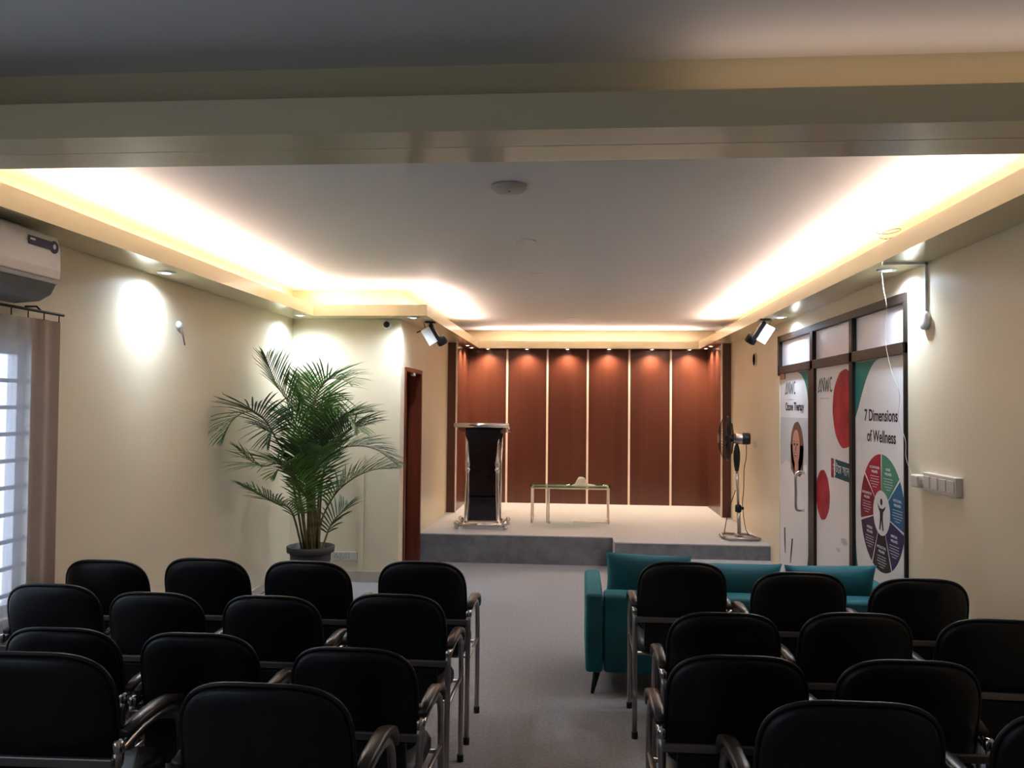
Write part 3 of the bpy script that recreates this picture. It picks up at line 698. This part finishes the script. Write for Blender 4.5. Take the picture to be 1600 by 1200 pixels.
def text(body, yc, zc, h, sx, lv, m, name, par, align='CENTER', rot=0, bold=.0):
    cu_ = bpy.data.curves.new(name, 'FONT'); cu_.body = body; cu_.size = h*1.37; cu_.align_x = align; cu_.align_y = 'CENTER'; cu_.extrude = .0003/1; cu_.offset = bold
    o = bpy.data.objects.new(name, cu_); C.objects.link(o)
    dg = bpy.context.evaluated_depsgraph_get(); me = bpy.data.meshes.new_from_object(o.evaluated_get(dg)); bpy.data.objects.remove(o); bpy.data.curves.remove(cu_)
    x = PXX-.0006*lv-.0004
    M_ = Matrix(((0,0,-1,x),(-1,0,0,yc),(0,1,0,zc),(0,0,0,1))) @ Matrix.Rotation(rot, 4, 'Z') @ Matrix.Diagonal((sx,1,1,1))
    me.transform(M_); me.materials.clear(); me.materials.append(m)
    o = bpy.data.objects.new(name, me); C.objects.link(o); o.parent = par; return o
def bars(rows, yc, z0, dz, lv, m, name, par, h=.006):
    bm = B(); x = PXX-.0006*lv
    for i, w_ in enumerate(rows): box(bm, x-.0005, x, yc-w_/2, yc+w_/2, z0-i*dz-h/2, z0-i*dz+h/2)
    return obj(name, bm, m, par)
def logo(yc, zc, par, s=1):
    bm = B(); x = PXX-.0006*2
    def st_(pts, w_=.013): 
        for (a, b), (c, d) in zip(pts, pts[1:]):
            dy, dz = c-a, d-b; L = math.hypot(dy, dz); ny, nz = -dz/L*w_/2, dy/L*w_/2
            q = [(yc-s*(a+ny/s), zc+s*(b)+nz), (yc-s*(c+ny/s), zc+s*d+nz), (yc-s*(c-ny/s), zc+s*d-nz), (yc-s*(a-ny/s), zc+s*b-nz)]
            A = [bm.verts.new((x, *v)) for v in q]; Bq = [bm.verts.new((x-.0005, *v)) for v in q]; bm.faces.new(A); bm.faces.new(Bq[::-1])
            for k in range(4): bm.faces.new((A[k], A[(k+1)%4], Bq[(k+1)%4], Bq[k]))
    st_([(-.165, -.055), (-.115, .05), (-.10, -.055)]); st_([(-.160, -.050), (-.105, -.035)], .008)   # A
    st_([(-.075, -.05), (-.075, .055), (-.02, -.05), (-.02, .055)])                                   # N
    st_([(.0, .055), (.025, -.05), (.05, .04), (.075, -.05), (.095, .055)])                           # W
    st_([(.165, .04), (.145, .052), (.125, .035), (.12, 0), (.125, -.035), (.145, -.052), (.165, -.04)])  # C
    obj('logo', bm, m_ink, par)
    bars([.22*s], yc, zc-.10*s, .01, 2, m_lead, 'logo_line', par, .008)
# poster 1: Ozone Therapy
p1 = thing('door_poster', 'white poster lettered Ozone Therapy with a smiling woman on the far glass door', 'poster', (0, 0, 0), 0, 'posters on the glass doors')
a0, a1 = 6.895, 7.815
poly([(a0, .02), (a1, .02), (a1, 1.98), (a0, 1.98)], 0, m_post, 'sheet', p1)
poly([(a0, 1.98)]+[(a0+.36-.36*math.sin(t*PI/2/10), 1.98-.30*(1-math.cos(t*PI/2/10))) for t in range(11)], 1, m_tealp, 'corner_shape', p1)
poly([(a0, .02), (a0, .50)]+[(a0+.62*(1-math.cos(t*PI/2/10)), .50-.48*math.sin(t*PI/2/10)) for t in range(11)], 1, m_tealp, 'corner_shape', p1)
poly([(a0, 1.0), (a1, 1.0), (a1, 1.58), (a0, 1.58)], 1, m_back, 'photo_backdrop', p1)
logo(7.46, 1.845, p1, 1.05)
text('Ozone Therapy', 7.32, 1.675, .074, .93, 2, m_ink, 'headline', p1, bold=.0022)
poly([(7.80, .05), (7.80, 1.12), (7.58, 1.19), (7.46, 1.17), (7.30, 1.10), (7.10, 1.17), (6.93, 1.19), (6.905, 1.05), (6.905, .55), (7.05, .30), (7.3, .10), (7.5, .05)], 2, m_post, 'white_coat', p1)
poly(ell(7.235, 1.32, .205, .225, wob=.02), 3, m_hair, 'hair', p1)
poly([(7.44, 1.34), (7.43, 1.12), (7.33, 1.075), (7.14, 1.07), (7.04, 1.12), (7.03, 1.34)], 3, m_hair, 'hair_ends', p1)
poly([(7.29, 1.26), (7.31, 1.09), (7.25, 1.055), (7.18, 1.09), (7.19, 1.26)], 4, m_skin, 'neck', p1)
poly(ell(7.255, 1.325, .115, .150), 5, m_skin, 'face', p1)
for y in (7.305, 7.215): poly(ell(y, 1.345, .022, .010, 16), 6, m_ink, 'eye', p1); poly(ell(y, 1.372, .028, .004, 16), 6, m_hair, 'eyebrow', p1)
poly(ell(7.262, 1.31, .012, .026, 12), 6, m_hair, 'nose', p1)
poly(ell(7.26, 1.255, .042, .014, 20), 6, m_red, 'mouth', p1); poly(ell(7.26, 1.257, .034, .006, 20), 7, m_post, 'teeth', p1)
for y, z, t in ((7.64, .44, .10), (7.42, .38, -.35)):
    poly([(y-.02+t*.1, z+.12), (y+.02+t*.1, z+.12), (y+.022, z), (y+.008-t*.1, z-.11), (y-.012-t*.1, z-.11), (y-.02, z)], 3, m_ink, 'ink_mark', p1)
bars([.10, .07], 7.26, .93, .022, 3, m_lead, 'small_print', p1, .010)
# poster 2: red cells
p2 = thing('door_poster', 'white poster with two red cells and a teal Bengali caption on the middle glass panel', 'poster', (0, 0, 0), 0, 'posters on the glass doors')
b0, b1 = 5.828, 6.662
poly([(b0, .02), (b1, .02), (b1, 1.98), (b0, 1.98)], 0, m_post, 'sheet', p2)
logo(6.44, 1.845, p2, 1.05)
poly(ell(5.985, 1.66, .265, .285, y0=b0+.001, wob=.015), 1, m_red, 'red_cell', p2)
poly(ell(6.50, .985, .175, .195, y1=b1-.001, wob=.02), 1, m_red, 'red_cell', p2)
poly([(6.29, 1.288), (6.225, 1.285), (6.225, 1.140), (6.29, 1.143)], 2, m_red, 'red_bar', p2)
poly([(6.19, 1.284), (b0+.001, 1.268), (b0+.001, 1.135), (6.20, 1.147)], 2, m_tealb, 'caption_band', p2)
text('\u09b8\u09cd\u099f\u09c7\u09ae \u09b8\u09c7\u09b2 \u09a5\u09c7', 6.005, 1.208, .066, .95, 3, m_post, 'caption', p2, rot=math.radians(-2))
for y, z, r in ((6.0, .70, .05), (6.13, .62, .03), (5.93, .42, .02), (6.2, .33, .015), (6.05, .25, .012)): poly(ell(y, z, r*1.4, r*.5, 20, wob=.2), 1, m_lead, 'grey_splash', p2)
# poster 3: 7 Dimensions of Wellness
p3 = thing('door_poster', 'white poster lettered 7 Dimensions of Wellness with a coloured wheel on the nearest glass panel', 'poster', (0, 0, 0), 0, 'posters on the glass doors')
c0, c1 = 4.888, 5.755
poly([(c0, .02), (c1, .02), (c1, 1.98), (c0, 1.98)], 0, m_post, 'sheet', p3)
poly([(c1, 1.98), (c1, 1.60)]+[(c1-.02-.42*(t/10)**1.0*1.0, 1.60+.38*math.sin(t*PI/2/10)**.9) for t in range(1, 11)], 1, m_tealp, 'corner_shape', p3)
poly([(c1, .78)]+[(c1-.30*(t/10)**1.6, .78-.76*(t/10)) for t in range(1, 11)]+[(c1, .02)], 1, m_tealp, 'corner_shape', p3)
text('7 Dimensions', 5.30, 1.615, .078, .95, 1, m_ink, 'headline', p3, bold=.0022)
text('of Wellness', 5.29, 1.480, .078, .95, 1, m_ink, 'headline', p3, bold=.0022)
WC, WZ, WR = 5.285, 1.0, .372
secs = [('SOCIAL', (.07, .26, .16)), ('EMOTIONAL', (.012, .11, .23)), ('SPIRITUAL', (.020, .016, .085)), ('INTELLECTUAL', (.020, .010, .018)),
        ('PHYSICAL', (.055, .018, .050)), ('ENVIRONMENTAL', (.22, .008, .028)), ('OCCUPATIONAL', (.42, .018, .040))]
for i, (nm_, col) in enumerate(secs):
    g_ = .022; A0 = i*2*PI/7+g_; A1 = (i+1)*2*PI/7-g_; mm = mat('wheel_'+nm_.lower(), col, .5, spec=.15)
    # angle clockwise as the viewer sees it: viewer's right is -y
    out = [(WC-WR*math.sin(A0+(A1-A0)*k/20), WZ+WR*math.cos(A0+(A1-A0)*k/20)) for k in range(21)]
    inn = [(WC-.142*math.sin(A1+(A0-A1)*k/12), WZ+.142*math.cos(A1+(A0-A1)*k/12)) for k in range(13)]
    sec = poly(out+inn, 1, mm, 'wheel_sector', p3)
    am = (A0+A1)/2; ty, tz = WC-.262*math.sin(am), WZ+.262*math.cos(am)
    text(nm_, ty, tz+.045, .017, .95, 2, m_post, 'sector_title', sec); text('WELLNESS', ty, tz+.017, .017, .95, 2, m_post, 'sector_title', sec)
    bars([.15, .14, .16, .12, .07], ty, tz-.012, .017, 2, m_lead, 'sector_small_print', sec, .0045)
ic = B(); x = PXX-.0006*1
poly(ell(WC, WZ+.070, .018, .021, 20), 2, m_ink, 'figure_head', p3)
poly([(WC+.062, WZ+.055), (WC+.026, WZ+.028), (WC-.026, WZ+.028), (WC-.070, WZ+.050), (WC-.060, WZ+.032), (WC-.026, WZ+.006), (WC-.022, WZ-.03), (WC-.034, WZ-.108), (WC-.016, WZ-.110), (WC, WZ-.045), (WC+.018, WZ-.110), (WC+.036, WZ-.106), (WC+.022, WZ-.03), (WC+.026, WZ+.004), (WC+.056, WZ+.036)], 2, m_ink, 'figure_body', p3)
# ------------------------------------------------------------------ left door in the partition
d2 = sempty('door_2'); y0, y1, z1 = DL[0], DL[1], DL[3]
bm = B()
for a, b, c, d in ((y0, y0+.045, 0, z1), (y1-.045, y1, 0, z1), (y0+.045, y1-.045, z1-.045, z1)): box(bm, XJ-.13, XJ+.012, a, b, c, d)
obj('frame', bm, m_wood2, d2, bevel=.004)
obj('door_leaf', box(B(), XJ-.135-.76, XJ-.135, y1-.085, y1-.045, .01, z1-.05), m_wood2, d2, bevel=.003)
obj('door_latch', box(B(), XJ-.02, XJ+.016, 8.0, 8.08, z1-.075, z1-.045), m_white2, d2, bevel=.003)
# ------------------------------------------------------------------ small fittings
def speaker(x, s, label):
    t = thing('stage_spotlight', label, 'spotlight', (0, 0, 0), 0, 'small spotlights under the side soffits')
    y = 7.70 if s > 0 else 7.42; cx = x; z = 2.335
    ax = Matrix.Translation((cx, y, z)) @ Matrix.Rotation(s*math.radians(-30), 4, 'Y') @ Matrix.Rotation(math.radians(12), 4, 'X')
    obj('housing', box(B(), -.045, .045, -.06, .06, -.085, .085, ax), m_white, t, bevel=.006)
    a = .045*s
    obj('back_plate', box(B(), min(a, a+.034*s), max(a, a+.034*s), -.05, .05, -.105, .095, ax), m_blackp, t, bevel=.005)
    obj('lens_head', lathe(B(), [(.045, -.03), (.05, 0), (.05, .05), (.03, .06)], 16, ax @ Matrix.Translation((a+.03*s, 0, -.085)) @ Matrix.Rotation(PI, 4, 'X')), m_blackp, t, smooth=True)
    bm = B(); tp = ax @ Vector((a+.02*s, 0, .09)); tube(bm, [tp, (cx+.01*s, y+.01, ZS-.05), (cx+.0*s, y+.02, ZS-.0)], .012, 8)
    box(bm, cx-.045, cx+.045, y-.03, y+.07, ZS-.014, ZS-.0005)
    obj('bracket', bm, m_frame, t)
    e0 = ax @ Vector((-.04*s, 0, .08)); obj('mounting_lug', tube(B(), [e0, e0+Vector((-.05*s, 0, .0))+Vector((0, 0, -.018))], .007, 6), m_blackp, t)
    bm = B(); tube(bm, smoothpath([tp, (cx-.02*s, y-.01, ZS-.09), (cx-.05*s, y, ZS-.04), (cx-.06*s, y, ZS-.002)], 5), .004, 5); obj('cable', bm, m_blackp, t)
speaker(-1.42, 1, 'small white and black spotlight hanging under the soffit beside the dark door')
speaker(1.700, -1, 'small white and black spotlight hanging under the soffit left of the glass doors')
t = thing('security_camera', 'small white round security camera with a black lens high on the alcove wall', 'camera', (0, 0, 0))
mc = Matrix.Translation((-1.775, DJ, 2.413)) @ Matrix.Rotation(PI/2, 4, 'X')
obj('housing', lathe(B(), [(.045, 0), (.045, .02), (.038, .04), (.02, .05)], 24, mc), m_white, t, smooth=True)
obj('lens', lathe(B(), [(.030, .035), (.030, .048), (.02, .060), (.005, .064)], 20, mc), m_blackp, t, smooth=True)
def plate(par, x, z, w_, h_, name='plate'):
    return obj(name, box(B(), x-w_/2, x+w_/2, DJ-.012, DJ, z-h_/2, z+h_/2), m_white2, par, bevel=.003)
sk = thing('wall_socket', 'triple cream socket plate low on the wall right of the palm pot', 'socket', (0, 0, 0))
for i, x in enumerate((-2.235, -2.15, -2.07)):
    p_ = plate(sk, x, .238, .078, .08)
    if i < 2:
        bm = B()
        for dx, dz in ((-.014, -.01), (.014, -.01), (0, .014)): box(bm, x+dx-.003, x+dx+.003, DJ-.0128, DJ-.0118, .238+dz-.004, .238+dz+.004)
        obj('socket_holes', bm, m_ink, p_)
def rplate(name, label, cat, y0_, y1_, z0_, z1_, d, m, n=1):
    t = thing(name, label, cat, (0, 0, 0)); obj('plate', box(B(), XR-d, XR, y0_, y1_, z0_, z1_), m, t, bevel=.004)
    for i in range(n):
        w_ = (y1_-y0_)/n; obj('rocker', box(B(), XR-d-.004, XR-d, y0_+w_*i+.012, y0_+w_*(i+1)-.012, z0_+.018, z1_-.018), m, t, bevel=.002)
    return t
sw = rplate('switch_board', 'long cream switch board on the right wall right of the wellness poster', 'switch', 4.20, 4.58, 1.215, 1.315, .035, m_white2, 4)
t = thing('plug_adapter', 'small cream plug with a thin wire, plugged beside the long switch board', 'plug', (0, 0, 0))
obj('body', box(B(), XR-.055, XR, 4.605, 4.70, 1.225, 1.295), m_white2, t, bevel=.008)
obj('pin_end', box(B(), XR-.03, XR, 4.58, 4.606, 1.245, 1.275), m_white2, t, bevel=.003)
rplate('light_switch', 'small square cream switch on the right wall behind the pedestal fan', 'switch', 8.80, 8.93, 1.235, 1.305, .012, m_white2, 2)
rx = Matrix.Rotation(-PI/2, 4, 'Y')
t = thing('round_cover', 'small round cream cover on the right wall below the stage spotlight', 'cover', (0, 0, 0))
mc = Matrix.Translation((XR, 8.848, 2.186)) @ rx
obj('cap', lathe(B(), [(.07, 0), (.075, .008), (.062, .020), (.055, .012), (.02, .012)], 28, mc), m_wall, t, smooth=True)
obj('cap_ring', lathe(B(), [(.055, .019), (.060, .022), (.064, .019)], 28, mc), m_frame, t, smooth=True)
t = thing('cable_conduit', 'white cable conduit coming down from the right soffit to a round wall box', 'conduit', (0, 0, 0))
bm = B(); box(bm, XR-.014, XR, 4.588, 4.604, 2.20, ZS); box(bm, lipR+.03, XR, 4.588, 4.604, ZS-.012, ZS); obj('conduit_channel', bm, m_white, t)
obj('round_box', lathe(B(), [(.052, 0), (.052, .022), (.045, .028), (.01, .028)], 24, Matrix.Translation((XR, 4.60, 2.15)) @ rx), m_white, t, smooth=True)
bm = tube(B(), smoothpath([(1.775, 4.83, ZS-.012), (1.785, 4.83, 2.36), (1.79, 4.80, 2.25), (1.80, 4.86, 2.10), (1.83, 4.85, 1.9), (1.86, 4.80, 1.75), (1.87, 4.84, 1.6), (1.885, 4.78, 1.48), (1.88, 4.76, 1.38), (1.888, 4.70, 1.29)], 6), .0014, 5)
o = obj('hanging_wire', bm, m_white2, None, smooth=True); tag(o, 'thin pale wire hanging from the right soffit downlight to the wall plug', 'wire')
bm = tube(B(), [(1.795+(.012+.10*min(1, k/60))*math.cos(k/60*4*PI)*.5-.06, 4.62+(.012+.10*min(1, k/60))*math.sin(k/60*4*PI), ZLT+.012+.0012*k) for k in range(75)], .0022, 5)
o = obj('coiled_wire', bm, m_frame, None, smooth=True); tag(o, 'loose coil of thin wire lying over the edge of the right cove', 'wire')
t = thing('wall_bracket', 'small white round bracket with a short grey cable on the left wall below the downlight', 'bracket', (0, 0, 0))
mc = Matrix.Translation((XL, 5.232, 2.184)) @ Matrix.Rotation(PI/2, 4, 'Y')
obj('disc', lathe(B(), [(.028, 0), (.028, .012), (.012, .03), (.006, .03)], 18, mc), m_white, t, smooth=True)
obj('cable', tube(B(), [(XL+.02, 5.23, 2.17), (XL+.022, 5.26, 2.12), (XL+.012, 5.31, 2.055)], .005, 6), m_grey, t, smooth=True)
# round fittings on the main ceiling
m_rose = mat('shaded_white_plate', (.40, .37, .36), .5)  # white plate greyed in its colour to stand for the shading
t = thing('ceiling_rose', 'round flat white ceiling plate, nearest of the fittings on the main ceiling', 'ceiling plate', (-.334, 3.90, ZC))
obj('plate', lathe(B(), [(.088, 0), (.090, -.012), (.078, -.024), (.02, -.026)], 32), m_rose, t, smooth=True)
obj('centre_screw', lathe(B(), [(.006, -.026), (.005, -.031), (.001, -.032)], 10), m_grey, t)
for x, y, l, r in ((-.34, 5.22, 'unlit flush round ceiling lamp, second fitting from the beam', .075), (-.328, 6.53, 'unlit flush round ceiling lamp, third fitting from the beam', .075), (-.044, 9.76, 'unlit flush round ceiling lamp, farthest one above the stage', .075)):
    t = thing('recessed_ceiling_lamp', l, 'ceiling lamp', (x, y, ZC), 0, 'unlit flush lamps on the main ceiling')
    obj('rim', lathe(B(), [(r*.85, -.0005), (r, -.0005), (r, -.004), (r*.9, -.006), (r*.85, -.004)], 28), m_white, t, smooth=True)
    obj('diffuser', lathe(B(), [(r*.85, -.0006), (r*.84, -.003), (.01, -.0035)], 28), m_ceil, t)
